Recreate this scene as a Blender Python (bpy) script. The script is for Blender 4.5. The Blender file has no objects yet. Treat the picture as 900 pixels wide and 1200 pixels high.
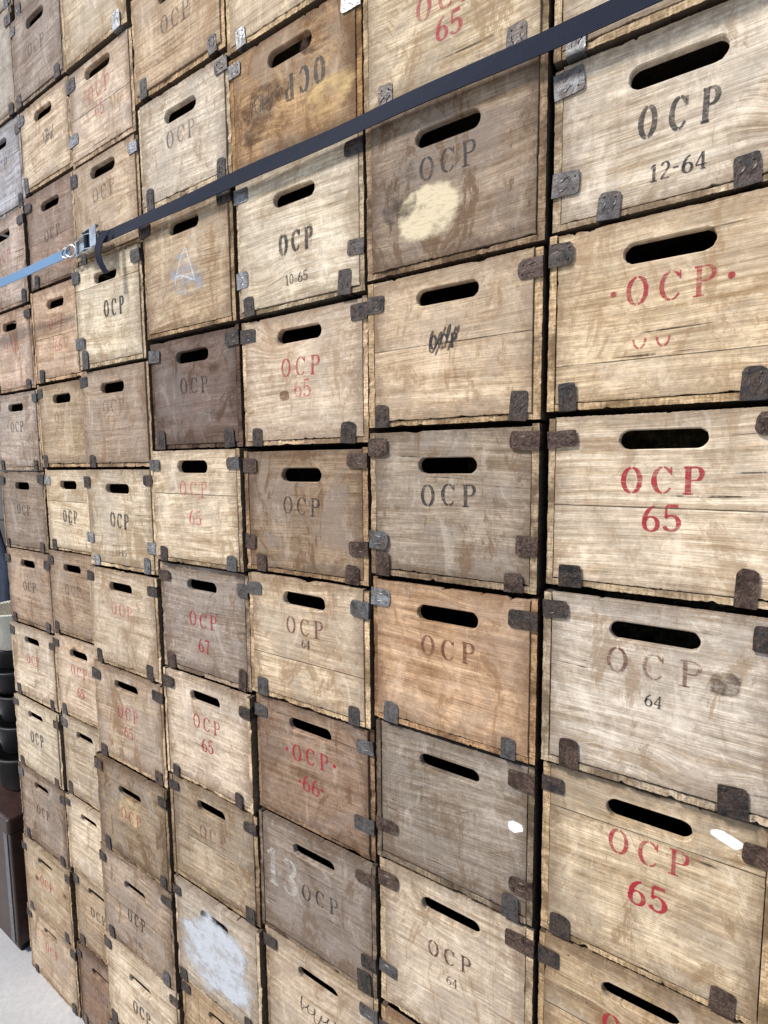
import bpy, math, random, bmesh
from mathutils import Vector, Matrix
from mathutils.geometry import tessellate_polygon
random.seed(7)
sc=bpy.context.scene
COL=bpy.context.collection
def link(o): COL.objects.link(o); return o

# ------------------------------------------------------------------ camera
CAM_H=2.027
X=Vector((0.83314,0.55299,-0.00928)); Yd=Vector((0.04446,-0.08368,-0.9955)); Z=Vector((-0.55128,0.82898,-0.0943))
cam=link(bpy.data.objects.new("camera",bpy.data.cameras.new("camera")))
m=Matrix.Identity(4)
for i in range(3):
    m[i][0]=X[i]; m[i][1]=-Yd[i]; m[i][2]=-Z[i]
m[2][3]=CAM_H
cam.matrix_world=m
cam.data.sensor_fit='HORIZONTAL'; cam.data.sensor_width=36; cam.data.lens=36*620/900
cam.data.clip_start=0.02; cam.data.clip_end=500
sc.camera=cam
WALL=0.762      # distance camera -> front faces of the stack
BACKSET=0.07    # the two far stacks stand a little further back

# ------------------------------------------------------------------ materials
def lin(h):
    h=h.lstrip('#'); c=[int(h[i:i+2],16)/255 for i in (0,2,4)]
    return [((x+.055)/1.055)**2.4 if x>.04045 else x/12.92 for x in c]
class N:
    def __init__(s,name):
        s.m=bpy.data.materials.new(name); s.m.use_nodes=True; s.t=s.m.node_tree; s.t.nodes.clear()
        s.out=s.n('ShaderNodeOutputMaterial')
    def n(s,typ,props=None,**ins):
        nd=s.t.nodes.new(typ)
        for k,v in (props or {}).items(): setattr(nd,k,v)
        for k,v in ins.items():
            k=k.replace('_',' ')
            key=int(k[1:]) if k[0]=='i' and k[1:].isdigit() else k
            s.set(nd.inputs[key],v)
        return nd
    def set(s,i,v):
        if isinstance(v,bpy.types.NodeSocket): s.t.links.new(v,i)
        elif isinstance(v,bpy.types.Node): s.t.links.new(v.outputs[0],i)
        else: i.default_value=v
    def math(s,op,a,b=0.0,c=0.0,clamp=False):
        nd=s.n('ShaderNodeMath',{'operation':op,'use_clamp':clamp}); s.set(nd.inputs[0],a); s.set(nd.inputs[1],b); s.set(nd.inputs[2],c); return nd.outputs[0]
    def mr(s,v,a,b,c,d,smooth=False):
        nd=s.n('ShaderNodeMapRange',{'interpolation_type':'SMOOTHSTEP' if smooth else 'LINEAR'})
        for i,x in enumerate((v,a,b,c,d)): s.set(nd.inputs[i],x)
        return nd.outputs[0]
    def mix(s,fac,a,b,mode='MIX'):
        nd=s.n('ShaderNodeMix',{'data_type':'RGBA','blend_type':mode}); s.set(nd.inputs[0],fac); s.set(nd.inputs[6],a); s.set(nd.inputs[7],b); return nd.outputs[2]
    def grey(s,v): return s.n('ShaderNodeCombineColor',i0=v,i1=v,i2=v).outputs[0]
    def scale(s,v,k):
        nd=s.n('ShaderNodeVectorMath',{'operation':'MULTIPLY'}); s.set(nd.inputs[0],v); s.set(nd.inputs[1],k); return nd.outputs[0]
    def add(s,a,b):
        nd=s.n('ShaderNodeVectorMath',{'operation':'ADD'}); s.set(nd.inputs[0],a); s.set(nd.inputs[1],b); return nd.outputs[0]
    def rot(s,v,ang):
        nd=s.n('ShaderNodeVectorRotate',{'rotation_type':'Y_AXIS'},Vector=v,Angle=ang); return nd.outputs[0]
    def noise(s,v,sc,det=3,rough=.55,dist=0):
        nd=s.n('ShaderNodeTexNoise',Vector=v,Scale=sc,Detail=det,Roughness=rough,Distortion=dist); return nd.outputs[0]

def wood_mat():
    s=N("weathered_crate_wood")
    oi=s.n('ShaderNodeObjectInfo'); tc=s.n('ShaderNodeTexCoord')
    obj=tc.outputs['Object']; gen=s.n('ShaderNodeSeparateXYZ',i0=tc.outputs['Generated'])
    xyz=s.n('ShaderNodeSeparateXYZ',i0=obj)
    seam=s.n('ShaderNodeAttribute',{'attribute_type':'OBJECT','attribute_name':'seam'}).outputs['Fac']
    dirt=s.n('ShaderNodeAttribute',{'attribute_type':'OBJECT','attribute_name':'dirt'}).outputs['Fac']
    saw=s.n('ShaderNodeAttribute',{'attribute_type':'OBJECT','attribute_name':'saw'}).outputs['Fac']
    rnd=s.math('MULTIPLY',oi.outputs['Random'],57.0)
    r2=s.math('FRACT',s.math('MULTIPLY',oi.outputs['Random'],91.3))
    above=s.math('GREATER_THAN',xyz.outputs[2],seam)
    off=s.n('ShaderNodeCombineXYZ',i0=s.math('MULTIPLY_ADD',above,3.3,rnd),i1=rnd,i2=s.math('MULTIPLY_ADD',above,1.7,rnd))
    P=s.add(obj,off.outputs[0])
    base=oi.outputs['Color']
    def tint(a,b,c): return s.mix(1.0,base,(a,b,c,1),'MULTIPLY')
    # knots
    vor=s.n('ShaderNodeTexVoronoi',Vector=s.scale(P,(4.2,1,7.0)),Scale=1.0,Randomness=1.0)
    kd=vor.outputs['Distance']
    kr=s.n('ShaderNodeSeparateColor',i0=vor.outputs['Color']).outputs[0]
    kon=s.math('GREATER_THAN',kr,0.76)
    fine=s.noise(P,95,4,.72)
    knotn=s.math('ADD',kd,s.math('MULTIPLY',fine,.07))
    knot=s.math('MULTIPLY',s.mr(knotn,.15,.07,0,1,True),kon)
    halo=s.math('MULTIPLY',s.mr(kd,.40,.06,0,1,True),kon)
    # grain flows around knots and drifts slightly across the board
    big=s.noise(s.scale(P,(2.0,1,5.5)),1.0,1,.5)
    tiltz=s.math('MULTIPLY',xyz.outputs[0],s.math('MULTIPLY_ADD',r2,.06,-.03))
    zz=s.math('ADD',s.math('MULTIPLY_ADD',big,.05,s.math('ADD',xyz.outputs[2],tiltz)),s.math('MULTIPLY',halo,.03))
    G=s.n('ShaderNodeCombineXYZ',i0=s.math('ADD',xyz.outputs[0],s.math('MULTIPLY_ADD',above,3.3,rnd)),i1=rnd,i2=s.math('ADD',zz,rnd)).outputs[0]
    g1=s.noise(s.scale(G,(4,1,95)),1.0,5,.72)
    g2=s.noise(s.scale(G,(18,1,560)),1.0,3,.75)
    mid=s.noise(P,10,5,.66)
    gs=s.mr(mid,.36,.58,.5,1.0)
    c=s.mix(s.mr(g1,.36,.60,0,1),tint(.54,.46,.37),tint(1.12,1.11,1.10))
    c=s.mix(gs,base,c)
    # growth rings, only where the board shows its flat face
    ring=s.math('SINE',s.math('MULTIPLY',s.math('MULTIPLY_ADD',big,.11,zz),s.math('MULTIPLY_ADD',r2,400.0,450.0)))
    rm=s.math('MULTIPLY',s.mr(ring,.3,1,0,.36,True),s.math('MULTIPLY',s.mr(mid,.42,.56,0,1),s.mr(fine,.3,.55,.3,1)))
    c=s.mix(rm,c,tint(.56,.43,.30))
    c=s.mix(1.0,c,s.grey(s.mr(g2,.32,.66,.62,1.15)),'MULTIPLY')
    c=s.mix(1.0,c,s.grey(s.mr(fine,.32,.66,.76,1.12)),'MULTIPLY')
    c=s.mix(1.0,c,s.grey(s.mr(mid,.34,.62,1.06,.88)),'MULTIPLY')
    # dry cracks along grain
    crk=s.noise(s.scale(G,(3,1,170)),1.0,2,.6)
    crm=s.math('MULTIPLY',s.mr(crk,.32,.285,0,1),s.mr(mid,.47,.53,0,.95))
    c=s.mix(crm,c,(.045,.032,.022,1))
    # faint saw marks across the grain
    sw=s.noise(s.rot(s.scale(P,(230,1,4)),.05),1.0,2,.6)
    sf=s.math('SUBTRACT',1.0,s.math('MULTIPLY',s.math('MULTIPLY',s.mr(sw,.42,.64,0,.24),s.mr(big,.44,.56,0,1)),saw))
    c=s.mix(1.0,c,s.grey(sf),'MULTIPLY')
    # short slanted scuffs
    s1=s.noise(s.scale(s.rot(P,s.math('MULTIPLY',r2,2.2)),(9,1,330)),1.0,1,.5)
    c=s.mix(s.mr(s1,.72,.77,0,.6),c,tint(.36,.3,.26))
    c=s.mix(s.mr(s1,.25,.21,0,.5),c,s.mix(.4,tint(1.2,1.2,1.2),(.7,.66,.58,1)))
    bt=s.mr(s.math('FRACT',s.math('MULTIPLY',oi.outputs['Random'],13.7)),0,1,.82,1.0)
    c=s.mix(1.0,c,s.mix(above,(1,1,1,1),s.grey(bt)),'MULTIPLY')
    # grey patina and water stains
    st=s.noise(s.scale(P,(1,1,1.4)),5.5,7,.72,.5)
    c=s.mix(s.math('MULTIPLY',s.mr(st,.45,.58,0,1,True),s.math('MULTIPLY_ADD',dirt,.60,.14)),c,s.mix(.5,tint(.60,.58,.57),(.22,.20,.185,1)))
    st2=s.noise(s.scale(P,(1.6,1,.8)),9,7,.80,.7)
    c=s.mix(s.math('MULTIPLY',s.mr(st2,.53,.60,0,1,True),s.math('MULTIPLY_ADD',dirt,.80,.20)),c,tint(.36,.28,.21))
    c=s.mix(s.mr(st2,.45,.38,0,.30),c,s.mix(.3,tint(1.22,1.22,1.22),(.74,.71,.66,1)))
    tide=s.mr(s.math('ABSOLUTE',s.math('SUBTRACT',st,.53)),.0,.007,1,0)
    c=s.mix(s.math('MULTIPLY',tide,s.math('MULTIPLY_ADD',dirt,.45,.15)),c,tint(.38,.28,.2))
    c=s.mix(s.math('MULTIPLY',halo,.3),c,tint(.58,.42,.29))
    c=s.mix(s.math('MULTIPLY',knot,.85),c,(.06,.035,.02,1))
    # worm holes / old nails
    sp=s.n('ShaderNodeTexVoronoi',Vector=P,Scale=42.0).outputs
    spm=s.math('MULTIPLY',s.mr(sp['Distance'],.085,.05,0,.8),s.math('GREATER_THAN',s.n('ShaderNodeSeparateColor',i0=sp['Color']).outputs[1],.76))
    c=s.mix(spm,c,(.035,.025,.02,1))
    # edge grime
    gx=s.math('MINIMUM',gen.outputs[0],s.math('SUBTRACT',1.0,gen.outputs[0]))
    gz=s.math('MINIMUM',gen.outputs[2],s.math('SUBTRACT',1.0,gen.outputs[2]))
    e=s.math('ADD',s.math('MINIMUM',gx,gz),s.math('MULTIPLY',s.math('SUBTRACT',mid,.5),.34))
    e=s.math('ADD',e,s.math('MULTIPLY',s.math('SUBTRACT',fine,.5),.12))
    em=s.math('MULTIPLY',s.mr(e,.12,-.03,0,1,True),s.math('MULTIPLY_ADD',dirt,.5,.38))
    c=s.mix(em,c,s.mix(.3,tint(.28,.22,.17),(.06,.048,.04,1)))
    sd=s.math('ABSOLUTE',s.math('SUBTRACT',xyz.outputs[2],s.math('MULTIPLY_ADD',big,.002,seam)))
    jm=s.mr(sd,.0011,.0003,0,.85)
    c=s.mix(s.math('MULTIPLY',jm,s.mr(mid,.35,.5,.35,1)),c,(.02,.014,.01,1))
    b=s.n('ShaderNodeBump',Strength=.7,Distance=.0011,Height=s.math('SUBTRACT',g2,jm))
    p=s.n('ShaderNodeBsdfPrincipled',Base_Color=c,Roughness=.85,Normal=b.outputs[0]); p.inputs['Specular IOR Level'].default_value=.2
    s.t.links.new(p.outputs[0],s.out.inputs[0]); return s.m
def end_mat():
    # raw sawn board ends: lifted back from the body colour, which has interior shade painted in
    s=N("sawn_end_grain"); oi=s.n('ShaderNodeObjectInfo'); tc=s.n('ShaderNodeTexCoord')
    P=s.add(tc.outputs['Object'],s.n('ShaderNodeCombineXYZ',i0=s.math('MULTIPLY',oi.outputs['Random'],31),i2=s.math('MULTIPLY',oi.outputs['Random'],17)).outputs[0])
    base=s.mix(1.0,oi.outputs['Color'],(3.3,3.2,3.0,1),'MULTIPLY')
    w=s.noise(s.scale(P,(260,1,60)),1.0,4,.7); w2=s.noise(s.scale(P,(40,1,300)),1.0,4,.7); n=s.noise(P,260,2,.7); l=s.noise(P,11,5,.7)
    c=s.mix(s.mr(s.math('ADD',s.math('MULTIPLY',w,.5),s.math('MULTIPLY',w2,.5)),.42,.58,0,1),s.mix(1.0,base,(.52,.44,.35,1),'MULTIPLY'),base)
    c=s.mix(s.mr(n,.40,.5,.30,0),c,(.055,.04,.03,1))
    c=s.mix(s.mr(l,.44,.58,0,.85),c,s.mix(1.0,base,(.20,.165,.14,1),'MULTIPLY'))
    b=s.n('ShaderNodeBump',Strength=.8,Distance=.0018,Height=w2)
    p=s.n('ShaderNodeBsdfPrincipled',Base_Color=c,Roughness=.92,Normal=b.outputs[0]); p.inputs['Specular IOR Level'].default_value=.15
    s.t.links.new(p.outputs[0],s.out.inputs[0]); return s.m
def metal_mat():
    s=N("old_sheet_metal"); oi=s.n('ShaderNodeObjectInfo'); tc=s.n('ShaderNodeTexCoord')
    P=s.add(tc.outputs['Object'],s.n('ShaderNodeCombineXYZ',i0=s.math('MULTIPLY',oi.outputs['Random'],31),i2=s.math('MULTIPLY',oi.outputs['Random'],17)).outputs[0])
    n=s.noise(P,60,5,.7,.8); n2=s.noise(P,330,2,.6); base=oi.outputs['Color']
    c=s.mix(s.mr(n,.36,.62,0,1),s.mix(1.0,base,(.28,.25,.23,1),'MULTIPLY'),base)
    rust=s.math('MULTIPLY',s.mr(s.noise(P,42,4,.75),.41,.55,0,1),oi.outputs['Alpha'])
    c=s.mix(rust,c,s.mix(s.mr(n2,.4,.6,0,1),(.035,.022,.016,1),(.12,.068,.042,1)))
    b=s.n('ShaderNodeBump',Strength=.5,Distance=.0022,Height=n)
    p=s.n('ShaderNodeBsdfPrincipled',Base_Color=c,Metallic=s.mr(rust,0,1,.6,.1),Roughness=s.mr(n2,.3,.7,.32,.62),Normal=b.outputs[0])
    s.t.links.new(p.outputs[0],s.out.inputs[0]); return s.m
def ink_mat(name,rough):
    s=N(name); oi=s.n('ShaderNodeObjectInfo'); tc=s.n('ShaderNodeTexCoord')
    P=s.add(tc.outputs['Object'],s.n('ShaderNodeCombineXYZ',i0=s.math('MULTIPLY',oi.outputs['Random'],31),i2=s.math('MULTIPLY',oi.outputs['Random'],17)).outputs[0])
    a=s.noise(s.scale(P,(60,1,330)),1.0,4,.75); b=s.noise(P,30,5,.78)
    v=s.math('ADD',s.math('MULTIPLY',a,.5),s.math('MULTIPLY',b,.5))
    th=s.mr(oi.outputs['Alpha'],0,1,.56,.31)
    al=s.math('MULTIPLY',s.mr(v,th,s.math('ADD',th,.16),.14,1),s.mr(oi.outputs['Alpha'],0,1,.42,.93))
    p=s.n('ShaderNodeBsdfPrincipled',Base_Color=oi.outputs['Color'],Roughness=rough)
    t=s.n('ShaderNodeBsdfTransparent'); mx=s.n('ShaderNodeMixShader',i0=al,i1=t,i2=p)
    s.t.links.new(mx.outputs[0],s.out.inputs[0]); return s.m
def smear_mat():
    s=N("paint_residue"); oi=s.n('ShaderNodeObjectInfo'); tc=s.n('ShaderNodeTexCoord')
    P=s.add(tc.outputs['Object'],s.n('ShaderNodeCombineXYZ',i0=s.math('MULTIPLY',oi.outputs['Random'],31),i2=s.math('MULTIPLY',oi.outputs['Random'],17)).outputs[0])
    soft=s.n('ShaderNodeAttribute',{'attribute_type':'OBJECT','attribute_name':'soft'}).outputs['Fac']
    v=s.noise(s.scale(P,(16,1,24)),1.0,7,.68); fn=s.noise(s.scale(P,(60,1,330)),1.0,3,.7); th=s.mr(oi.outputs['Alpha'],0,1,.62,.22)
    g=s.n('ShaderNodeSeparateXYZ',i0=tc.outputs['Generated'])
    dx=s.math('SUBTRACT',g.outputs[0],.5); dz=s.math('SUBTRACT',g.outputs[2],.5)
    d4=s.math('ADD',s.math('POWER',s.math('ABSOLUTE',dx),3.0),s.math('POWER',s.math('ABSOLUTE',dz),3.0))
    r=s.math('POWER',d4,.3333)
    v=s.math('SUBTRACT',v,s.mr(r,.30,.49,0,.36))
    al=s.math('MULTIPLY',s.mr(v,th,s.math('ADD',th,s.math('MULTIPLY_ADD',soft,.20,.05)),0,1,True),s.mr(oi.outputs['Alpha'],0,1,.4,.96))
    al=s.math('MULTIPLY',al,s.mr(fn,.34,.5,.72,1))
    p=s.n('ShaderNodeBsdfPrincipled',Base_Color=oi.outputs['Color'],Roughness=.9)
    t=s.n('ShaderNodeBsdfTransparent'); mx=s.n('ShaderNodeMixShader',i0=al,i1=t,i2=p)
    s.t.links.new(mx.outputs[0],s.out.inputs[0]); return s.m
def simple(name,col,rough=.7,metal=0,nscale=40,var=.4,bump=.3,bdist=.001,weave=None,spec=.5,wdir='DIAGONAL',wcon=.6):
    s=N(name); tc=s.n('ShaderNodeTexCoord'); n=s.noise(tc.outputs['Object'],nscale,5,.65)
    c=s.mix(s.mr(n,.35,.65,0,1),tuple(x*(1-var) for x in col)+(1,),tuple(min(1,x*(1+var*.6)) for x in col)+(1,))
    h=n
    if weave:
        w=s.n('ShaderNodeTexWave',{'bands_direction':wdir},Vector=tc.outputs['Object'],Scale=weave,Distortion=.5).outputs['Fac']
        w2=s.n('ShaderNodeTexWave',{'bands_direction':'X'},Vector=tc.outputs['Object'],Scale=weave*1.3,Distortion=.3).outputs['Fac']
        h=s.math('ADD',w,s.math('MULTIPLY',w2,.6)); c=s.mix(s.math('MULTIPLY',w,wcon),tuple(min(1,x*1.8) for x in col)+(1,),c)
    b=s.n('ShaderNodeBump',Strength=bump,Distance=bdist,Height=h)
    p=s.n('ShaderNodeBsdfPrincipled',Base_Color=c,Roughness=rough,Metallic=metal,Normal=b.outputs[0]); p.inputs['Specular IOR Level'].default_value=spec
    s.t.links.new(p.outputs[0],s.out.inputs[0]); return s.m
WOOD=wood_mat(); END=end_mat(); METAL=metal_mat(); INK=ink_mat("stencil_ink",.75); SMEAR=smear_mat()

# ------------------------------------------------------------------ mesh helpers
def mesh_obj(name,verts,faces,mats,mi=None,smooth=False):
    me=bpy.data.meshes.new(name); me.from_pydata([tuple(v) for v in verts],[],faces)
    for mt in mats: me.materials.append(mt)
    if mi:
        for p,i in zip(me.polygons,mi): p.material_index=i
    me.validate()
    bm=bmesh.new(); bm.from_mesh(me); bmesh.ops.recalc_face_normals(bm,faces=bm.faces); bm.to_mesh(me); bm.free()
    if smooth:
        for p in me.polygons: p.use_smooth=True
    me.update()
    return link(bpy.data.objects.new(name,me))
def boxv(V,F,a,b):
    n=len(V)
    for x in (a[0],b[0]):
        for y in (a[1],b[1]):
            for z in (a[2],b[2]): V.append((x,y,z))
    F+= [(n,n+1,n+3,n+2),(n+4,n+6,n+7,n+5),(n,n+4,n+5,n+1),(n+2,n+3,n+7,n+6),(n,n+2,n+6,n+4),(n+1,n+5,n+7,n+3)]
def parent(c,p,loc=(0,0,0)):
    c.parent=p; c.location=loc
def offset_loop(pts,d):
    out=[]; n=len(pts)
    for i in range(n):
        a=Vector(pts[i-1]); b=Vector(pts[i]); c=Vector(pts[(i+1)%n])
        t=(b-a).normalized()+(c-b).normalized()
        if t.length<1e-6: t=(c-b)
        t.normalize(); out.append((b.x-t.y*d,b.y+t.x*d))
    return out
def chips_of(rng,depth):
    return [(rng.uniform(.03,.97),rng.choice([.009,.014,.02,.05]),rng.uniform(.25,1)*depth) for _ in range(rng.randint(1,5))]
def panel_mesh(w,h,T,hv,hw,hh,rng,rag=.0007):
    def edge(p0,p1,n,j,chips):
        res=[]; wob=rng.uniform(0,6); ch=chips_of(rng,chips)
        for i in range(n):
            t=i/n; x=p0[0]+(p1[0]-p0[0])*t; z=p0[1]+(p1[1]-p0[1])*t
            d=rng.uniform(0,j)+.0003*(1+math.sin(t*4+wob))
            for (c0,wd_,dp) in ch:
                if abs(t-c0)<wd_: d+=dp*(1-abs(t-c0)/wd_)*rng.uniform(.6,1)
            if i==0: d=0
            dx=p1[0]-p0[0]; dz=p1[1]-p0[1]; L=math.hypot(dx,dz)
            res.append((x-dz/L*d,z+dx/L*d))
        return res
    A,B,C_,D_=(-w/2,0),(w/2,0),(w/2,h),(-w/2,h)
    outer=edge(A,B,110,rag,.0036)+edge(B,C_,40,rag*.6,.0018)+edge(C_,D_,110,rag,.0044)+edge(D_,A,40,rag*.6,.0018)
    zc=h*(1-hv); hole=[]
    for i in range(13):
        a=-math.pi/2+math.pi*i/12; hole.append((hw/2-hh/2+math.cos(a)*hh/2,zc+math.sin(a)*hh/2))
    for i in range(13):
        a=math.pi/2+math.pi*i/12; hole.append((-hw/2+hh/2+math.cos(a)*hh/2,zc+math.sin(a)*hh/2))
    hole=[(x+rng.uniform(-.0004,.0004),z+rng.uniform(-.0004,.0004)) for x,z in hole]
    oi_=offset_loop(outer,.0006); ho=offset_loop(hole,-.0015)
    loops=[(oi_,0),(outer,.0008),(outer,T)]; V=[];F=[]
    n=len(outer)
    for L,y in loops: V+=[(x,y,z) for x,z in L]
    for k in range(2):
        for i in range(n):
            j=(i+1)%n; F.append((k*n+i,k*n+j,(k+1)*n+j,(k+1)*n+i))
    b=len(V); q=len(hole)
    for L,y in ((ho,0),(hole,.0018),(hole,T)): V+=[(x,y,z) for x,z in L]
    for k in range(2):
        for i in range(q):
            j=(i+1)%q; F.append((b+k*q+i,b+(k+1)*q+i,b+(k+1)*q+j,b+k*q+j))
    tri=tessellate_polygon([[Vector((x,z,0)) for x,z in oi_],[Vector((x,z,0)) for x,z in ho]])
    mp=list(range(n))+[b+i for i in range(q)]
    for t in tri: F.append(tuple(mp[i] for i in t))
    mp2=[2*n+i for i in range(n)]+[b+2*q+i for i in range(q)]
    tri=tessellate_polygon([[Vector((x,z,0)) for x,z in outer],[Vector((x,z,0)) for x,z in hole]])
    for t in tri: F.append(tuple(mp2[i] for i in reversed(t)))
    return V,F

# ------------------------------------------------------------------ metal clips (thin plates with nails, folded over the edge)
def clip_mesh(w,h,seed):
    rng=random.Random(seed); V=[];F=[]
    e=(.4,.9,.6)[seed%3]
    out=[(-w/2,0),(w/2,0),(w/2*.99,h*.80)]
    for i in range(9):
        a=math.pi*i/8; cx=math.copysign(abs(math.cos(a))**e,math.cos(a)); sz=abs(math.sin(a))**e
        out.append((cx*w/2*.985,h*.80+sz*h*.20))
    out.append((-w/2*.99,h*.80))
    out=[(x+rng.uniform(-.0005,.0005),z+(rng.uniform(-.0005,.0005) if z>0 else 0)) for x,z in out]
    n=len(out); T=.0005
    # plate is bent: it lifts a little towards the free end
    V+=[(x,-T-.0012*(max(0,z/h-.5))*rng.uniform(.3,1.4),z) for x,z in out]; V+=[(x,-.0001,z) for x,z in out]
    F.append(tuple(range(n))); F.append(tuple(n+i for i in reversed(range(n))))
    for i in range(n):
        j=(i+1)%n; F.append((i,n+i,n+j,j))
    boxv(V,F,(-w/2,-T*.9,-.0010),(w/2,.03,-.0001))         # folded lip under the crate edge
    T=.0011
    for cx in (-w*.20,w*.22):                               # pressed groove lines
        b=len(V); L=h*.45; zc=h*.44; q=10; sl=rng.uniform(-.1,.16)
        for r_,y in ((1,-T*.6),(.3,-T-.0004)):
            for i in range(q):
                a=2*math.pi*i/q; V.append((cx+math.cos(a)*w*.035*r_+ math.sin(a)*w*sl,y,zc+math.sin(a)*L*.5*r_))
        for i in range(q):
            j=(i+1)%q; F.append((b+i,b+j,b+q+j,b+q+i))
        F.append(tuple(b+q+i for i in range(q)))
    for cx,cz in ((-w*.25,h*.82),(w*.24,h*.78)):
        b=len(V); q=8
        for r_,y in ((.0017,-.0006),(.0016,-T-.0004),(.0007,-T-.0008)):
            for i in range(q):
                a=2*math.pi*i/q; V.append((cx+math.cos(a)*r_,y,cz+math.sin(a)*r_))
        for k in (0,1):
            for i in range(q):
                j=(i+1)%q; F.append((b+k*q+i,b+k*q+j,b+(k+1)*q+j,b+(k+1)*q+i))
        F.append(tuple(b+2*q+i for i in range(q)))
    return V,F
CLIPS=[]
for k in range(9):
    o=mesh_obj("metal_clip",*clip_mesh(.027+.0016*(k%4),.036+.0020*(k%5),k),[METAL]); CLIPS.append(o.data); bpy.data.objects.remove(o)
CLIPCOL={'r':('#55423a',.98),'d':('#454240',.6),'z':('#a9acae',.25),'g':('#727374',.45)}

# ------------------------------------------------------------------ stencil glyphs
def arc(cx,cz,rx,rz,a0,a1,n=14):
    return [(cx+math.cos(math.radians(a0+(a1-a0)*i/n))*rx,cz+math.sin(math.radians(a0+(a1-a0)*i/n))*rz) for i in range(n+1)]
def glyph(ch,T,t):
    S=[]
    if ch=='O':
        S=[(arc(.36,.5,.28,.465,95,265),T,t),(arc(.36,.5,.28,.465,-85,85),T,t)]; w=.72
    elif ch=='C':
        S=[(arc(.38,.5,.29,.465,94,266),T,t),(arc(.38,.5,.29,.465,35,86,8),T*.7,t),(arc(.38,.5,.29,.465,-86,-36,8),T*.5,t),([(.645,.68),(.645,.96)],t,t)]; w=.70
    elif ch=='P':
        S=[([(.18,.0),(.18,1)],T,t),([(.02,.03),(.34,.03)],t,t),([(.04,.965),(.12,.965)],t,t),([(.25,.965),(.40,.965)]+arc(.40,.735,.20,.232,88,-88,12)+[(.25,.50)],T*.95,t)]; w=.66
    elif ch=='0': S=[(arc(.25,.5,.19,.46,95,265),T*.85,t),(arc(.25,.5,.19,.46,-85,85),T*.85,t)]; w=.5
    elif ch=='1': S=[([(.25,0),(.25,1)],T,t),([(.08,.8),(.20,.93)],t*1.3,t*1.3),([(.08,.03),(.42,.03)],t,t)]; w=.46
    elif ch=='2': S=[(arc(.25,.72,.18,.24,165,-25,12)+[(.07,.06)],T*.9,t*1.2),([(.04,.045),(.47,.045)],.1,.1)]; w=.5
    elif ch=='3': S=[(arc(.23,.74,.18,.22,150,-90,12),T*.8,t),(arc(.23,.27,.2,.24,90,-150,12),T*.8,t)]; w=.5
    elif ch=='4': S=[([(.36,0),(.36,1)],T*.85,t),([(.34,.96),(.03,.29)],t*1.2,t*1.2),([(.02,.27),(.52,.27)],t*1.2,t*1.2),([(.22,.03),(.5,.03)],t,t)]; w=.54
    elif ch=='5': S=[([(.12,.93),(.47,.93)],.13,.13),([(.11,.93),(.10,.55)],t*1.2,t*1.2),(arc(.25,.31,.23,.28,140,-155,14),T*1.05,t)]; w=.54
    elif ch=='6': S=[(arc(.29,.29,.21,.27,0,360,20),T*.95,t),(arc(.47,.3,.39,.65,178,98,10),T,t)]; w=.56
    elif ch=='7': S=[([(.04,.93),(.48,.93)],.12,.12),([(.46,.9),(.30,.5),(.22,0)],T*.9,t*1.3)]; w=.5
    elif ch=='-': S=[([(.05,.47),(.33,.47)],.09,.09)]; w=.38
    elif ch=='.': S=[(arc(.11,.5,.05,.055,0,360,12),.12,.12)]; w=.22
    elif ch=='u': S=[(arc(.3,.45,.24,.4,180,262,8),T*.6,t),(arc(.3,.45,.24,.4,-82,0,8),T*.6,t)]; w=.62
    else: w=.3
    return S,w
def text_geo(txt,size,style,V,F,cx,cz,rng,flip=False):
    T,t,sp,xs={'s':(.155,.055,.31,1.0),'b':(.165,.09,.33,.72),'B':(.20,.12,.27,.78),'n':(.16,.065,.10,1.06),'w':(.16,.055,.50,1.08)}[style]
    k_=rng.uniform(.86,1.16); T*=k_; sp*=rng.uniform(.92,1.1)
    gl=[glyph(c,T,t) for c in txt]; tot=sum(g[1]*xs for g in gl)+sp*(len(gl)-1)
    x=-tot/2
    for S,w in gl:
        jz=rng.uniform(-.035,.035)
        for k,(pts,th,tn) in enumerate(S):
            P=[Vector((a*xs,b)) for a,b in pts]; n=len(P); b0=len(V)
            closed=n>3 and (P[0]-P[-1]).length<1e-4
            for i in range(n):
                if closed: d=P[1]-P[-2] if i in(0,n-1) else P[i+1]-P[i-1]
                else: d=P[min(i+1,n-1)]-P[max(i-1,0)]
                d.normalize(); nn=Vector((-d.y,d.x)); ww=(tn+(th-tn)*abs(d.y)**1.6)/2*rng.uniform(.88,1.12)
                for sg in (1,-1):
                    q=P[i]+nn*ww*sg; qx=(x+q.x)*size; qz=(q.y-.5+jz)*size
                    if flip: qx,qz=-qx,-qz
                    V.append((cx+qx,-.00035-.00004*k,cz+qz))
            for i in range(n-1): F.append((b0+2*i,b0+2*i+1,b0+2*i+3,b0+2*i+2))
        x+=w*xs+sp
    return tot*size
INKS={'K':('#262122',.76,'black'),'G':('#443c3a',.58,'faded black'),'F':('#51473f',.42,'very faint grey'),'R':('#a5142a',.78,'red'),
      'r':('#ad2a3a',.70,'faded red'),'P':('#c25450',.56,'pale faded red'),'N':('#693328',.64,'faded brown'),'n':('#7c4a3a',.56,'faint brown'),'M':('#4c2020',.75,'dark red'),
      'W':('#d9d4ca',.46,'white chalk'),'T':('#e4e8ec',.52,'white chalk'),'V':('#232c26',.78,'greenish black')}
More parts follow.
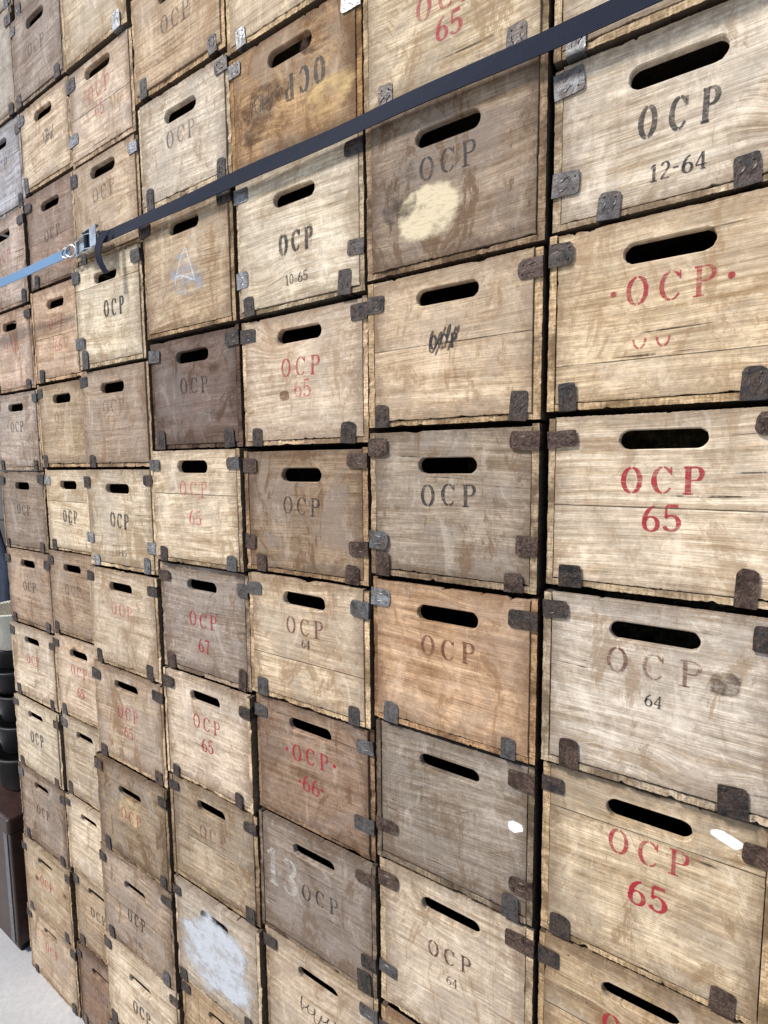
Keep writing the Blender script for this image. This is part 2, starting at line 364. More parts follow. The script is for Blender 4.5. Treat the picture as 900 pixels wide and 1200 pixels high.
def blob(V,F,cx,cz,rx,rz,rng,y,ang=0):
    b=len(V); n=26; ph=[rng.uniform(0,6.28) for _ in range(4)]
    V.append((cx,y,cz))
    for i in range(n):
        a=2*math.pi*i/n; k=1+.06*math.sin(2*a+ph[0])+.05*math.sin(3*a+ph[1])+.04*math.sin(5*a+ph[2])
        u=math.copysign(abs(math.cos(a))**.6,math.cos(a))*rx*k; v=math.copysign(abs(math.sin(a))**.6,math.sin(a))*rz*k
        V.append((cx+u*math.cos(ang)-v*math.sin(ang),y,cz+u*math.sin(ang)+v*math.cos(ang)))
    for i in range(n): F.append((b,b+1+i,b+1+(i+1)%n))
def stroke(V,F,pts,w,y):
    b=len(V); n=len(pts)
    for i in range(n):
        d=(Vector(pts[min(i+1,n-1)])-Vector(pts[max(i-1,0)])).normalized(); nn=Vector((-d.y,d.x))*w/2
        V.append((pts[i][0]+nn.x,y,pts[i][1]+nn.y)); V.append((pts[i][0]-nn.x,y,pts[i][1]-nn.y))
    for i in range(n-1): F.append((b+2*i,b+2*i+1,b+2*i+3,b+2*i+2))

# ------------------------------------------------------------------ one crate
DEPTH=.40
def tone_name(c):
    l=.3*c[0]+.6*c[1]+.1*c[2]
    s='pale' if l>.45 else 'tan' if l>.27 else 'brown' if l>.14 else 'dark brown'
    if abs(c[0]-c[2])<.09 and l>.14: s+=' greyish'
    return s
def make_crate(x0,x1,z0,z1,yf,spec,rng):
    w=x1-x0; h=z1-z0
    tone,txts,cl,kw=spec
    c=lin(tone); g_=sum(c)/3; c=[(v*.82+g_*.18)*1.32 for v in c]; c=[c[0]*1.01,c[1]*.985,c[2]*1.0]
    mx_=max(c)
    if mx_>.82: c=[v*.82/mx_ for v in c]
    e=link(bpy.data.objects.new("wooden_crate",None)); e.empty_display_size=.05
    e.location=((x0+x1)/2,yf+rng.uniform(0,.015),z0); e.rotation_euler=(0,0,math.radians(rng.uniform(-.25,.25)))
    e["category"]="crate"; e["group"]="stacked wooden wine crates"
    sd=rng.uniform(.009,.012); bt=rng.uniform(.007,.011)
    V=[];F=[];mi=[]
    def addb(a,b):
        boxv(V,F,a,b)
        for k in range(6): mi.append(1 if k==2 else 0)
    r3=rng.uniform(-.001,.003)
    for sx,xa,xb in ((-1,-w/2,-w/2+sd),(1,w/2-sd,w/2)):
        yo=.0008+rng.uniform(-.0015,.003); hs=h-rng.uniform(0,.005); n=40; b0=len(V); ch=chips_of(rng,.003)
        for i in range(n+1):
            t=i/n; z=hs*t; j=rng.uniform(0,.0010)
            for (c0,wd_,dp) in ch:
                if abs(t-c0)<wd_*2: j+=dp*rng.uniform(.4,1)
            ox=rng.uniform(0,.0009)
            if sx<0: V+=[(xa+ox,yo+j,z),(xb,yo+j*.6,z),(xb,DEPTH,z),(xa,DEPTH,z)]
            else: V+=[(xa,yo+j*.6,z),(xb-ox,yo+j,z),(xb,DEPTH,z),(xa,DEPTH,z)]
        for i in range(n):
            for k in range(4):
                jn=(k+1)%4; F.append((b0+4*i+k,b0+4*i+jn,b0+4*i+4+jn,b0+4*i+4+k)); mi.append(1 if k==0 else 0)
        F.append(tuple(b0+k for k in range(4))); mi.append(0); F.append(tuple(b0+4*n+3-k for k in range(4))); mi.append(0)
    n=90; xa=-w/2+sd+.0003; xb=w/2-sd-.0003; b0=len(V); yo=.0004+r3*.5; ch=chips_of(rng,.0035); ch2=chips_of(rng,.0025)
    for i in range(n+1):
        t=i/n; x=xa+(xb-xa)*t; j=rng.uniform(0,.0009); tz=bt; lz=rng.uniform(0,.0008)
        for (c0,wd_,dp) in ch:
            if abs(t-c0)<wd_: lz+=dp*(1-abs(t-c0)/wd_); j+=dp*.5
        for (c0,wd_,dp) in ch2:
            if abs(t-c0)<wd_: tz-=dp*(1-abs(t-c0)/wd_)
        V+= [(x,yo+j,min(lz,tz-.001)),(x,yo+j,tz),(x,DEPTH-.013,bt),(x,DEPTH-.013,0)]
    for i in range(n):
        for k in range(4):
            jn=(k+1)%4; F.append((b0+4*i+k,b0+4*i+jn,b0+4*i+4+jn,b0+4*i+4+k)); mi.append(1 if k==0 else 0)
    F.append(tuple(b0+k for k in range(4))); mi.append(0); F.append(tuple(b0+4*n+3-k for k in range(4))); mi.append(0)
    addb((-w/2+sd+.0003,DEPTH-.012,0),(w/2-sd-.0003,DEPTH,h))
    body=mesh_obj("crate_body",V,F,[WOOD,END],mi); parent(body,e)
    k=rng.uniform(.75,1.15)*.30; body.color=(c[0]*k,c[1]*k*.98,c[2]*k*.94,1); body["seam"]=-1.0; body["dirt"]=.6; body["saw"]=.3  # body boards coloured far darker, painting in the shade inside the crate
    pw=w-2*sd-.0008; ph=h-bt-.001-rng.uniform(.0,.005)
    hv=kw.get('hv',.19); hw=kw.get('hw',.108)*rng.uniform(.94,1.05)
    V,F=panel_mesh(pw,ph,.011,hv,hw,kw.get('hh',.0265)*rng.uniform(.94,1.08),rng)
    pan=mesh_obj("front_panel",V,F,[WOOD]); parent(pan,e,(0,rng.uniform(-.0010,.0022),bt+.0006)); pan.color=(*c,1)
    pan["seam"]=float(ph*kw.get('seam',rng.choice([.45,.6,-1,-1,-1,-1]))); pan["dirt"]=float(kw.get('dirt',rng.uniform(.35,.8))); pan["saw"]=float(kw.get('saw',rng.choice([0,0,.3,.6])))
    words=[];inkname=''
    for (txt,style,ink,size,u,v) in txts:
        V=[];F=[]; ic=INKS[ink]
        if txt[0]=='~':
            if txt=='~x':   # slanted script over an old stencil
                text_geo('OCP',size,'B',V,F,0,0,rng)
                pts=[(-.027+i*.0017+.007*math.sin(i*.7+.8), .014*math.sin(i*.7)*(1.3 if (i//8)%2==0 else .8)+i*.0003) for i in range(32)]
                stroke(V,F,pts,.0026,-.0005)
                stroke(V,F,[(-.014,-.020),(-.004,.0),(.004,.021)],.0030,-.00055); stroke(V,F,[(.008,-.016),(.016,.004),(.022,.019)],.0028,-.0006)
            elif txt=='~s':
                for q in range(8):
                    a=rng.uniform(-size,size*.7); pts=[(a+ i*.008+rng.uniform(-.006,.006),rng.uniform(-.024,.024)) for i in range(6)]
                    stroke(V,F,pts,.0015,-.0004-.00004*q)
            elif txt=='~w':      # cursive handwriting
                pts=[(-.060+i*.0021+.006*math.sin(i*.7+.9), .013*math.sin(i*.7)*(1.5 if (i//7)%3==0 else .6)+.004*math.sin(i*.21)) for i in range(58)]
                stroke(V,F,pts,.0024,-.0004)
            elif txt=='~t':      # hand-drawn chalk triangle with a trailing line
                pts=[(-.038,-.028),(-.030,-.008),(-.022,.008),(-.010,.028),(.002,.042),(.007,.036),(.012,.020),(.020,.004),(.025,-.014),(.033,-.030),(.018,-.024),(0,-.017),(-.020,-.014),(-.034,-.016)]
                pts=[(x+rng.uniform(-.0015,.0015),z+rng.uniform(-.0015,.0015)) for x,z in pts]
                stroke(V,F,pts,.0045,-.0004)
            elif txt=='~13':
                text_geo('13',size,'n',V,F,-.01,0,rng)
            o=mesh_obj("stencil_lettering",V,F,[INK]); parent(o,pan,(-pw/2+u*pw,0,ph*(1-v))); o.color=(*lin(ic[0]),ic[1]); continue
        text_geo(txt.replace('*',''),size,style,V,F,0,0,rng,flip='*' in txt)
        o=mesh_obj("stencil_lettering",V,F,[INK]); parent(o,pan,(-pw/2+u*pw+rng.uniform(-.003,.003),0,ph*(1-v)))
        o.rotation_euler=(0,math.radians(rng.uniform(-2,2)),0)
        o.color=(*lin(ic[0]),ic[1]*rng.uniform(.86,1.06)); inkname=inkname or ic[2]
        t_=txt.replace('*','').replace('.','')
        if (t_.isupper() or t_[0].isdigit()) and t_ not in words: words.append(t_)
    for q_,(kind,colr,al,u,v,rx,rz,ang) in enumerate(kw.get('smear',[])):
        V=[];F=[]; blob(V,F,0,0,rx,rz,rng,-.00015-.00005*q_,ang)
        o=mesh_obj("paper_scrap" if kind=='s' else "paint_residue",V,F,[SMEAR]); parent(o,pan,(-pw/2+u*pw,0,ph*(1-v))); o.color=(*lin(colr),al); o["soft"]=1.0 if kind=='q' else 0.0
    mcol=kw.get('m','d')
    for tok in cl.split():
        mc=mcol
        if '/' in tok: tok,mc=tok.split('/')
        elif rng.random()<.32: mc=rng.choice('rrdg')
        o=link(bpy.data.objects.new("metal_clip",rng.choice(CLIPS)))
        j=rng.uniform(-.010,.010); yy=-.0013
        base,al=CLIPCOL[mc]; k=rng.uniform(.6,1.2); bc=[min(1,v*k) for v in lin(base)]
        o.color=(*bc,al); s_=rng.uniform(.88,1.10); o.scale=(s_,1,rng.uniform(.82,1.12))
        if tok[0]=='B':
            uu={'BL':.115,'BR':.885}.get(tok)
            if uu is None: uu=int(tok[1:])/100; j*=.2
            parent(o,e,(-w/2+uu*w+j,yy,.0002)); o.rotation_euler=(0,math.radians(rng.uniform(-5,5)),0)
        else:
            vv={'T':.875,'M':.26}[tok[0]]
            if tok[1]=='L': parent(o,e,(-w/2+.0002,yy,vv*h+j*.7)); o.rotation_euler=(0,math.radians(90+rng.uniform(-4,4)),0)
            else: parent(o,e,(w/2-.0002,yy,vv*h+j*.7)); o.rotation_euler=(0,math.radians(-90+rng.uniform(-4,4)),0)
    lab=tone_name(c)+" wooden crate"
    if words: lab+=" stencilled "+" ".join(words)+" in "+inkname
    elif txts: lab+=" with scribbled marks"
    else: lab+=" with plain front"
    lab+=", in tall stack"
    e["label"]=" ".join(lab.split()[:12])
    return e

def S(tone,*txts,cl='TL TR BL BR',**kw): return (tone,list(txts),cl,kw)
def T(ink,sub=None,subsize=.034,size=.036,v=.43,v2=.66,u=.5,style='s',main='OCP',sstyle='n',subink=None):
    r=[(main,style,ink,size,u,v)]
    if sub: r.append((sub,sstyle,subink or ink,subsize,u+.01,v2))
    return r
C1=[S('#cfbe9e',cl='BL/z BR/g'),
 S('#dccdb0',*T('K','12-64',.021,style='b',size=.039,v=.53,v2=.83),cl='TL/g ML/g B24/g B76/d',hv=.24,seam=-1,dirt=.45,saw=.5),
 S('#d4bc92',*T('R',size=.037,v=.40,main='.OCP.'),('uu','s','r',.03,.44,.66),cl='TL/d BL/d B82/d',hv=.19,seam=.22,saw=0,dirt=.4),
 S('#dfccaa',*T('R','65',v=.38,v2=.59,subsize=.036),hv=.15,seam=.46,dirt=.35,m='r',saw=.7,cl='TL/r TR/r BL/d B83/r'),
 S('#c8bba4',*T('N','64',.017,v=.34,v2=.53,style='w',subink='K'),hv=.17,dirt=.6,seam=-1,saw=.2,cl='TL/d TR/d BL/r B83/d',smear=[('q','#3a2618',.62,.80,.36,.024,.022,0),('q','#6c4634',.38,.33,.35,.030,.026,.3),('q','#6c4634',.34,.66,.34,.03,.024,.3)]),
 S('#c3ae88',*T('R','65',v=.33,v2=.57,size=.038,subsize=.039),hv=.15,seam=.75,m='r',dirt=.6,saw=.5,cl='TL/d TR/r BL/d B83/r',smear=[('s','#f2efe9',.9,.84,.115,.024,.007,-.35)]),
 S('#b69d74',*T('R','65',v=.33,v2=.55),hv=.15,m='d'),
 S('#a88f66',*T('N'),hv=.19),S('#9c8460',*T('K'),hv=.19),S('#9c8460',*T('R','65'),hv=.19)]
C2=[S('#d5c29b',*T('r','65',v=.48,v2=.67),cl='BL/d BR/d',hv=.2),
 S('#958269',*T('K',v=.42),cl='',hv=.23,seam=-1,dirt=.8,saw=0,smear=[('q','#dbcaa8',.92,.40,.69,.072,.048,-.05),('q','#3b2f26',.45,.2,.5,.05,.08,0)]),
 S('#c6ae89',('~x','s','K',.022,.48,.48),hv=.17,m='d',seam=.5,dirt=.45,saw=0),
 S('#a3937b',*T('K',v=.44),cl='TL TR ML MR BL BR',hv=.24,m='r',dirt=.75,saw=0),
 S('#c19d73',*T('N',v=.41),cl='TL/z TR BL/g BR/g',hv=.19,m='d',seam=-1,saw=0,dirt=.55),
 S('#988b78',cl='TR MR ML BR',hv=.19,m='r',seam=-1,saw=.6,smear=[('p','#f2efe9',.8,.93,.42,.014,.010,.5)]),
 S('#c5b497',*T('M','64',.017,v=.44,v2=.60,size=.031),cl='TL TR ML MR',hv=.17,m='r',saw=.6,dirt=.55),
 S('#b09670',*T('R'),hv=.19),S('#9f8a68',*T('K')),S('#96805e',*T('N'))]
C3=[S('#cfbb94',cl='BL/z BR/d MR/z',hv=.2),
 S('#b08c58',('OCP*','b','V',.044,.62,.50),('~s','s','V',.05,.25,.5),cl='TL/g TR/z',hv=.2,dirt=1.0,seam=-1,saw=0,smear=[('q','#5a3a20',.55,.3,.6,.09,.07,.3),('q','#d6b67e',.7,.8,.72,.07,.04,0),('q','#4a2f1b',.55,.75,.25,.07,.03,0)]),
 S('#e0d2b2',*T('K','10-65',.019,style='B',v=.58,v2=.84,size=.038),('OCP','B','F',.038,.515,.565),cl='TL/z ML/z TR/d MR/d BL/d BR/d',hv=.25,dirt=.3,seam=-1,saw=.4),
 S('#d8c3a3',*T('r','65',v=.42,v2=.59,size=.036,subink='P'),cl='TL/d TR/d BL BR',hv=.17,dirt=.45,seam=-1,m='d',saw=0,smear=[('q','#6b4524',.6,.36,.64,.018,.014,0)]),
 S('#9b8364',*T('K',v=.45),cl='TL TR ML MR BL BR',hv=.2,dirt=.85,m='r'),
 S('#cab490',*T('N','64',.018,v=.38,v2=.51,subink='K'),cl='TL/g TR/g BL/g BR/g',hv=.17,seam=.33),
 S('#94795f',('.OCP.','s','R',.036,.5,.39),('.66.','n','R',.036,.51,.63),cl='TL TR MR',hv=.16,dirt=.75,m='r',seam=-1),
 S('#938371',*T('K',v=.5,u=.55),('~13','n','W',.085,.22,.45),cl='TR MR BR',hv=.18,dirt=.6,m='d',seam=-1,smear=[('q','#c9c2b6',.22,.35,.45,.12,.06,.1)]),
 S('#c0ac8d',('~w','s','K',.03,.52,.48),cl='TL TR BL BR',hv=.2,seam=-1),
 S('#a58d6b',*T('N')),S('#8f7a5c',*T('R','65')),S('#8f7a5c',*T('K'))]
C4=[S('#cbb18a',*T('G',v=.5),cl='BL/d BR/d',hv=.22),
 S('#cbbea4',*T('G',v=.47),cl='BL/d BR/d TR/d',hv=.25,dirt=.6,seam=-1),
 S('#c2aa84',('~t','s','T',.03,.50,.54),cl='TL/d TR/d',hv=.2,seam=-1,dirt=.55,smear=[('q','#aab4c2',.50,.50,.60,.075,.07,.2)]),
 S('#746053',*T('K',v=.45,style='s'),cl='TL TR BL BR',hv=.18,dirt=.8,m='d',seam=-1),
 S('#d4c19f',*T('P','65',v=.35,v2=.6),cl='TL/g TR/g BL BR/g',hv=.15,m='d'),
 S('#a89988',*T('R','67',v=.5,v2=.74),cl='TL TR/g BL BR',hv=.18,m='r',dirt=.65,seam=-1),
 S('#ccb99c',*T('R','65',v=.4,v2=.6),cl='TL TR BL BR',hv=.17,m='d'),
 S('#a69272',*T('n',v=.42),cl='TL TR BR',hv=.18,m='d',dirt=.6),
 S('#b8aa93',cl='TL BL BR',hv=.2,dirt=.3,m='d',seam=-1,saw=.8,smear=[('q','#c2c6cb',.82,.5,.56,.165,.130,0)]),
 S('#b59c75',*T('n'),hv=.2),S('#9c8462',*T('K'))]
C5=[S('#d2c09b',cl='BR/z'),
 S('#d8c3a6',*T('P','65',v=.37,v2=.58),cl='TL/d ML/z',hv=.14),
 S('#c2ac8a',*T('G',v=.38),cl='TL TR/z BL',hv=.15,m='d'),
 S('#dccdab',*T('K',v=.5,u=.62,style='b',size=.042),cl='TL/g ML/g TR/g BL/g',hv=.18,seam=.75,dirt=.5),
 S('#b39c80',*T('F',v=.4),cl='TL/d BL',hv=.2,dirt=.5),
 S('#d6c6a5',*T('K','10-65',.017,v=.53,v2=.87,style='B',size=.04),cl='TL/d TR ML/z MR/z BL/z BR/z',hv=.2),
 S('#cdb999',*T('P',v=.4),cl='TL/d TR/d BR BL',hv=.17),
 S('#bda687',*T('r','65',v=.45,v2=.65),cl='TL TR BL BR',hv=.17),
 S('#9a8565',*T('r',v=.5),cl='TL TR BL BR',hv=.26,dirt=.9,smear=[('q','#cdb48a',.65,.5,.45,.08,.05,0)]),
 S('#a49178',*T('K','10-65',.017,v=.60,v2=.85,style='b',size=.04),hv=.28,dirt=.7),
 S('#cebc9b',*T('K','10-65',.017,v=.60,v2=.85,style='B',size=.04),hv=.3,dirt=.45),
 S('#a08762',*T('K'))]
C6=[S('#a39480',*T('G')),S('#9a8b7c',*T('G',v=.5)),S('#c9b595',('~s','s','K',.03,.5,.5),cl='TL/g BL/g'),
 S('#98806c',*T('G',v=.5),cl='TL BL'),S('#c8aa88',*T('P','65',v=.4),cl='BL'),S('#b59e7a',*T('F',v=.42),cl='TL BL'),
 S('#d6c49f',*T('K','64',.018,v=.58,style='b',size=.04),cl='TL/z BL'),S('#a68e70',*T('G',v=.45),cl='TL BL'),
 S('#cdb798',*T('r','65',v=.4),cl='TL BL',dirt=.4),S('#c2b192',cl='TL BL'),S('#cdbb9b',cl='TL'),S('#b39c79',*T('K',v=.45)),S('#856a52',*T('N'),dirt=.8)]
C7=[S('#a89f90',*T('G')),S('#b3aa98',*T('P')),S('#a5a8ae',*T('G')),S('#b9a694',*T('P')),S('#c4a98f',*T('P',v=.45)),S('#aa9b8a',*T('K',v=.45)),S('#9a8873',*T('K',v=.5)),
 S('#ab9378',*T('K',v=.5),dirt=.5),S('#d0bfa2',*T('r',v=.45)),S('#d8c9a9',*T('K',v=.5,style='B',size=.045)),S('#93806a',*T('K',v=.5)),
 S('#b5a07d',*T('r',v=.45)),S('#bba585',*T('r')),]
def fill(z): # stacks continue down to the ground
    if z[-1]>.1:
        n=max(1,round(z[-1]/.30)); b=z[-1]
        return z+[b*(n-1-i)/n for i in range(n)]
    z[-1]=0.0; return z
Z={1:fill([2.79,2.562,2.343,2.096,1.845,1.576,1.292,.986]),
 2:fill([2.825,2.592,2.334,2.086,1.828,1.562,1.288,.984,.672]),
 3:fill([3.04,2.824,2.593,2.322,2.062,1.802,1.532,1.262,.980,.684]),
 4:fill([3.08,2.85,2.61,2.322,2.062,1.793,1.520,1.240,.960,.668,.365]),
 5:fill([3.26,3.03,2.80,2.552,2.282,2.02,1.748,1.468,1.186,.898,.606,.305,0]),
 6:fill([3.66,3.38,3.12,2.872,2.582,2.29,2.02,1.748,1.466,1.182,.892,.608,.318,0.0]),
 7:fill([3.72,3.44,3.13,2.852,2.552,2.28,2.01,1.73,1.45,1.168,.888,.582,.282,0])}
SE={0:lambda z:.069,1:lambda z:-.234+.001*(z<1.3),2:lambda z:-.543+.010*(2.1-min(z,2.1))/1.2*.8,
 3:lambda z:-.874+.015*(2.6-z)/1.9,4:lambda z:-1.193+.003*(2.2-z)/2,5:lambda z:-1.49-.076*(3.2-z)/2.6,
 6:lambda z:-1.916,7:lambda z:-.012+(-2.231-.03*(2.6-z)/1.4 if z>1.2 else -2.256-.05*(1.2-z)/1.2)}
COLS={1:C1,2:C2,3:C3,4:C4,5:C5,6:C6,7:C7}
for k in range(1,8):
    zs=Z[k]; specs=COLS[k]; yf=WALL+(BACKSET if k>5 else 0)
    for i in range(len(zs)-1):
        z1,z0=zs[i],zs[i+1]; rng=random.Random(k*100+i)
        sp=specs[i] if i<len(specs) else specs[-1]
        a=max(SE[k](z0),SE[k](z1)); g=.0022
        if k<=5: b=min(SE[k-1](z0),SE[k-1](z1))
        elif k==6: b=a+.312
        else: b=SE[6](0)
        make_crate(a+g+rng.uniform(0,.004),b-g-rng.uniform(0,.003),z0+.0004,z1-rng.uniform(.0026,.0065),yf,sp,rng)

# ------------------------------------------------------------------ ratchet strap
navy=simple("navy_webbing",lin('#171b27'),.75,0,90,.35,.4,.0008,weave=150,spec=.15,wdir='Z',wcon=.45)
paleblue=simple("pale_blue_webbing",lin('#56738f'),.75,0,90,.25,.4,.0008,weave=150,spec=.2,wdir='Z')
steel=simple("zinc_steel",lin('#c8c8c6'),.28,.85,70,.35,.4,.0008)
dsteel=simple("dark_steel",lin('#77787c'),.35,.8,70,.4,.3,.0005)
blackm=simple("black_plastic",lin('#0e0e10'),.5,0,60,.4,.2,spec=.3)
st=link(bpy.data.objects.new("ratchet_strap",None)); st.location=(-1.28,WALL-.009,2.58)
st["category"]="strap"; st["label"]="dark navy ratchet strap pulled tight across stacked crates"
def web(name,pts,width,mat,thick=.0018):
    V=[];F=[]
    for (x,y,z,tilt) in pts:
        dz=math.cos(tilt)*width/2; dy=math.sin(tilt)*width/2
        for (s1,o) in ((1,-thick),(1,0),(-1,0),(-1,-thick)): V.append((x,y+o+dy*s1,z+dz*s1))
    n=len(pts)
    for i in range(n-1):
        for k in range(4):
            j=(k+1)%4; F.append((4*i+k,4*i+j,4*i+4+j,4*i+4+k))
    F.append((0,1,2,3)); F.append((4*n-4,4*n-1,4*n-2,4*n-3))
    o=mesh_obj(name,V,F,[mat]); parent(o,st); return o
web("dark_webbing",[(-.09+ .06*i,-.001+.0008*math.sin(i*1.1)-(.008 if i==0 else 0),.0008*math.sin(i*.9),.08*math.sin(i*.55)) for i in range(32)],.026,navy)
web("pale_webbing",[(-.20-.06*i,-.001,.002+.0008*math.sin(i),.05*math.sin(i*.7)) for i in range(16)],.024,paleblue)
def plate(V,F,prof,z0,z1):
    b=len(V); n=len(prof)
    for zz in (z0,z1): V.extend([(x,y,zz) for x,y in prof])
    F.append(tuple(b+i for i in range(n))); F.append(tuple(b+n+i for i in reversed(range(n))))
    for i in range(n):
        j=(i+1)%n; F.append((b+i,b+j,b+n+j,b+n+i))
V=[];F=[]
for sz in (-.017,.017):
    plate(V,F,[(-.175,-.004),(-.175,.004),(-.045,.004),(-.045,-.006),(-.075,-.013),(-.10,-.017),(-.125,-.014),(-.15,-.006)],sz-.0010,sz+.0010)
boxv(V,F,(-.174,.0005,-.0160),(-.125,.003,.0160))
buckle=mesh_obj("ratchet_buckle",V,F,[steel]); parent(buckle,st)
def cyl(name,p0,p1,r,mat,par,n=14):
    V=[];F=[]; a=Vector(p0); b=Vector(p1); d=(b-a).normalized(); u=d.orthogonal().normalized(); v=d.cross(u)
    for c in (a,b):
        for i in range(n):
            t=2*math.pi*i/n; V.append(c+u*math.cos(t)*r+v*math.sin(t)*r)
    for i in range(n): F.append((i,(i+1)%n,n+(i+1)%n,n+i))
    F.append(tuple(range(n))); F.append(tuple(reversed(range(n,2*n))))
    o=mesh_obj(name,V,F,[mat]); parent(o,par); return o
cyl("webbing_spool",(-.10,-.009,-.0155),(-.10,-.009,.0155),.008,navy,buckle)
cyl("axle",(-.10,-.009,-.026),(-.10,-.009,.026),.0035,steel,buckle)
cyl("pin",(-.165,-.002,-.020),(-.165,-.002,.020),.0035,steel,buckle)
cyl("pin",(-.055,-.003,-.020),(-.055,-.003,.020),.0035,steel,buckle)
for sz in (-.0205,.0205):
    V=[];F=[]
    plate(V,F,[(-.10+math.cos(math.pi*i/12)*(.012 if i%2 else .0095),-.009+math.sin(math.pi*i/12)*(.012 if i%2 else .0095)) for i in range(24)],sz-.0010,sz+.0010)
    o=mesh_obj("ratchet_wheel",V,F,[dsteel]); parent(o,buckle)
for sz in (-.0235,.0235):
    V=[];F=[]
    plate(V,F,[(-.112,-.016),(-.10,-.004),(-.05,-.010),(-.03,-.016),(-.032,-.023),(-.05,-.022)],sz-.0008,sz+.0008)
    o=mesh_obj("lever_arm",V,F,[steel]); parent(o,buckle)
V=[];F=[]; boxv(V,F,(-.062,-.0235,-.0224),(-.034,-.0215,.0224))
o=mesh_obj("handle_plate",V,F,[steel]); parent(o,buckle)
for cx,rr in ((-.188,.018),(-.212,.015)):
    V=[];F=[];n=28;q=8
    for i in range(n):
        t=2*math.pi*i/n; c0=Vector((cx+rr*math.cos(t),-.006+.004*math.cos(t),rr*.8*math.sin(t))); rad=Vector((math.cos(t),0,math.sin(t)))
        for k in range(q):
            b=2*math.pi*k/q; V.append(c0+rad*math.cos(b)*.0028+Vector((0,math.sin(b)*.0028,0)))
    for i in range(n):
        for k in range(q):
            j=(k+1)%q; i2=(i+1)%n; F.append((i*q+k,i*q+j,i2*q+j,i2*q+k))
    o=mesh_obj("wire_ring",V,F,[steel],smooth=True); parent(o,st)
V=[];F=[]
def ribbon3(pts,w):
    b=len(V)
    for (x,y,z,a) in pts:
        ca,sa=math.cos(a),math.sin(a)
        for dx,dy in ((-w/2,0),(w/2,0),(w/2,.0018),(-w/2,.0018)): V.append((x+dx*ca-dy*sa,y+dx*sa+dy*ca,z))
    n=len(pts)
    for i in range(n-1):
        for k in range(4):
            j=(k+1)%4; F.append((b+4*i+k,b+4*i+j,b+4*i+4+j,b+4*i+4+k))
    F.append((b,b+1,b+2,b+3)); F.append((b+4*n-4,b+4*n-1,b+4*n-2,b+4*n-3))
pts=[]
for i in range(15):
    t=i/14; pts.append((-.005-.020*math.sin(t*2.4)+.012*t,-.014-.016*math.sin(t*2.9),.006-.100*t,.5-.5*t))
ribbon3(pts,.020)
tl=mesh_obj("strap_tail",V,F,[navy]); parent(tl,st)

# ------------------------------------------------------------------ things beside the stack
XL=-2.375
brown=simple("dark_brown_varnished_wood",lin('#35211b'),.4,0,30,.45,.3)
chest=link(bpy.data.objects.new("wooden_chest",None)); chest.location=(XL-.26,WALL+BACKSET+.2,0)
chest["category"]="chest"; chest["label"]="dark brown varnished wooden chest standing on the concrete floor"
def bev(name,a,b,mat,par,r=.006):
    V=[];F=[]; boxv(V,F,a,b); o=mesh_obj(name,V,F,[mat]); parent(o,par)
    md=o.modifiers.new("b",'BEVEL'); md.width=r; md.segments=3; return o
bev("chest_body",(-.24,-.2,.03),(.24,.2,.53),brown,chest)
bev("chest_lid",(-.25,-.21,.533),(.25,.21,.60),brown,chest,.012)
bev("foot_rail",(-.23,-.19,0),(.23,.19,.028),blackm,chest)
bev("latch",(-.02,-.216,.49),(.02,-.203,.56),steel,chest,.002)
for xx in (-.2,.2): bev("iron_band",(xx-.016,-.2035,.04),(xx+.016,-.2005,.525),dsteel,chest,.001)
def lathe(name,prof,mat,q=36):
    V=[];F=[]
    for r_,z in prof:
        for i in range(q):
            a=2*math.pi*i/q; V.append((math.cos(a)*r_,math.sin(a)*r_,z))
    for k in range(len(prof)-1):
        for i in range(q):
            j=(i+1)%q; F.append((k*q+i,k*q+j,(k+1)*q+j,(k+1)*q+i))
    return mesh_obj(name,V,F,[mat],smooth=True)
zz=.60; rt=random.Random(5)
for k in range(5):     # stack of black tubs standing on the chest
    H_=(.16,.14,.13,.11,.10)[k]; R_=(.150,.140,.130,.136,.122)[k]
    tub=link(bpy.data.objects.new("plastic_tub",None)); tub.location=(XL-.26+rt.uniform(-.02,.01),WALL+BACKSET+.20+rt.uniform(-.01,.01),zz)
    tub["category"]="tub"; tub["group"]="stacked black tubs"; tub["label"]="black plastic tub stacked on the dark brown chest"
    o=lathe("tub_shell",[(0.001,0),(R_*.82,0),(R_*.86,.01),(R_*.97,H_-.02),(R_*1.05,H_-.018),(R_*1.05,H_-.004),(R_*.95,H_-.004),(R_*.80,.012),(.001,.011)],blackm); parent(o,tub)
    zz+=H_+.001
bas=link(bpy.data.objects.new("woven_basket",None)); bas.location=(XL-.225,WALL+BACKSET+.19,zz)
bas["category"]="basket"; bas["label"]="off white woven basket resting on black plastic tubs"
whm=simple("off_white_weave",lin('#b3ae9f'),.8,0,60,.3,.6,.003,weave=60)
o=lathe("basket_shell",[(.001,0),(.11,0),(.125,.03),(.14,.09),(.15,.15),(.156,.16),(.15,.165),(.142,.155),(.13,.09),(.105,.012),(.001,.01)],whm); parent(o,bas)
jk=link(bpy.data.objects.new("hanging_jacket",None)); jk.location=(-3.54,WALL+.49,1.28)
jk["category"]="jacket"; jk["label"]="dark blue cloth jacket hanging from a wall hook"
cloth=simple("dark_blue_cloth",lin('#202b40'),.9,0,25,.4,.4,.002)
V=[];F=[];nu,nv=28,18
for j in range(nv+1):
    v=j/nv; wd=.10+.13*min(1,v*3)+.02*v
    for i in range(nu+1):
        u=i/nu*2*math.pi; V.append((math.cos(u)*wd,math.sin(u)*.06*(.5+v*.5)+.012*math.sin(u*7+v*3)*v,.42-.75*v))
for j in range(nv):
    for i in range(nu): F.append((j*(nu+1)+i,j*(nu+1)+i+1,(j+1)*(nu+1)+i+1,(j+1)*(nu+1)+i))
o=mesh_obj("jacket_cloth",V,F,[cloth],smooth=True); parent(o,jk)
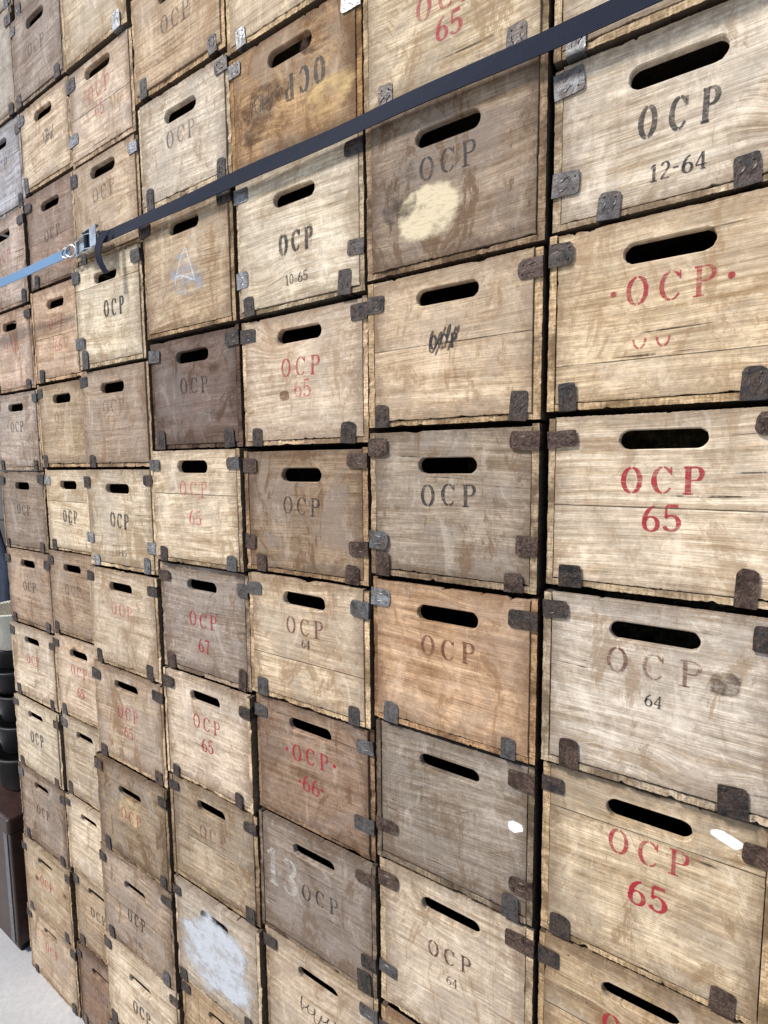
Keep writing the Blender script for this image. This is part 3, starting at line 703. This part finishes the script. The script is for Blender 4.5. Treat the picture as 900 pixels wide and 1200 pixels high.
cyl("wall_hook",(0,.09,.43),(0,-.01,.445),.006,steel,jk)

# ------------------------------------------------------------------ setting
def concrete():
    s=N("concrete"); tc=s.n('ShaderNodeTexCoord'); P=tc.outputs['Object']
    a=s.noise(P,1.6,5,.6); b=s.noise(P,45,5,.7); c_=s.noise(P,260,3,.6)
    c=s.mix(s.mr(a,.35,.65,0,1),(.34,.335,.33,1),(.50,.495,.48,1)); c=s.mix(s.mr(b,.35,.7,0,.5),c,(.28,.27,.26,1)); c=s.mix(s.mr(c_,.5,.7,0,.4),c,(.6,.59,.57,1))
    bp=s.n('ShaderNodeBump',Strength=.4,Distance=.002,Height=s.math('ADD',b,c_))
    p=s.n('ShaderNodeBsdfPrincipled',Base_Color=c,Roughness=.85,Normal=bp.outputs[0]); s.t.links.new(p.outputs[0],s.out.inputs[0]); return s.m
g=mesh_obj("ground",[(-200,-200,0),(200,-200,0),(200,200,0),(-200,200,0)],[(0,1,2,3)],[concrete()]); g["kind"]="structure"
wallm=simple("dark_plaster",(.09,.085,.08),.9,0,8,.3,.3)
V=[];F=[]; boxv(V,F,(-7,WALL+.58,0),(2.5,WALL+.78,4.2))
w_=mesh_obj("warehouse_wall",V,F,[wallm]); w_["category"]="wall"; w_["label"]="dark plastered warehouse wall behind the stacked crates"

# ------------------------------------------------------------------ light
wd=bpy.data.worlds.new("World"); sc.world=wd; wd.use_nodes=True; nt=wd.node_tree
sky=nt.nodes.new('ShaderNodeTexSky'); sky.sky_type='NISHITA'; sky.sun_disc=False
el,az=math.radians(48),math.radians(218)
sky.sun_elevation=el; sky.sun_rotation=az
bg=nt.nodes['Background']; nt.links.new(sky.outputs[0],bg.inputs[0]); bg.inputs[1].default_value=.15
sd_=bpy.data.lights.new("sun",'SUN'); sd_.energy=4.8; sd_.angle=math.radians(8); sd_.color=(1,.965,.94)
so=link(bpy.data.objects.new("sun",sd_))
d=Vector((math.sin(az)*math.cos(el),math.cos(az)*math.cos(el),math.sin(el)))
so.rotation_euler=d.to_track_quat('Z','Y').to_euler(); so.location=d*10
sc.view_settings.view_transform='Standard'; sc.view_settings.look='None'; sc.view_settings.exposure=0
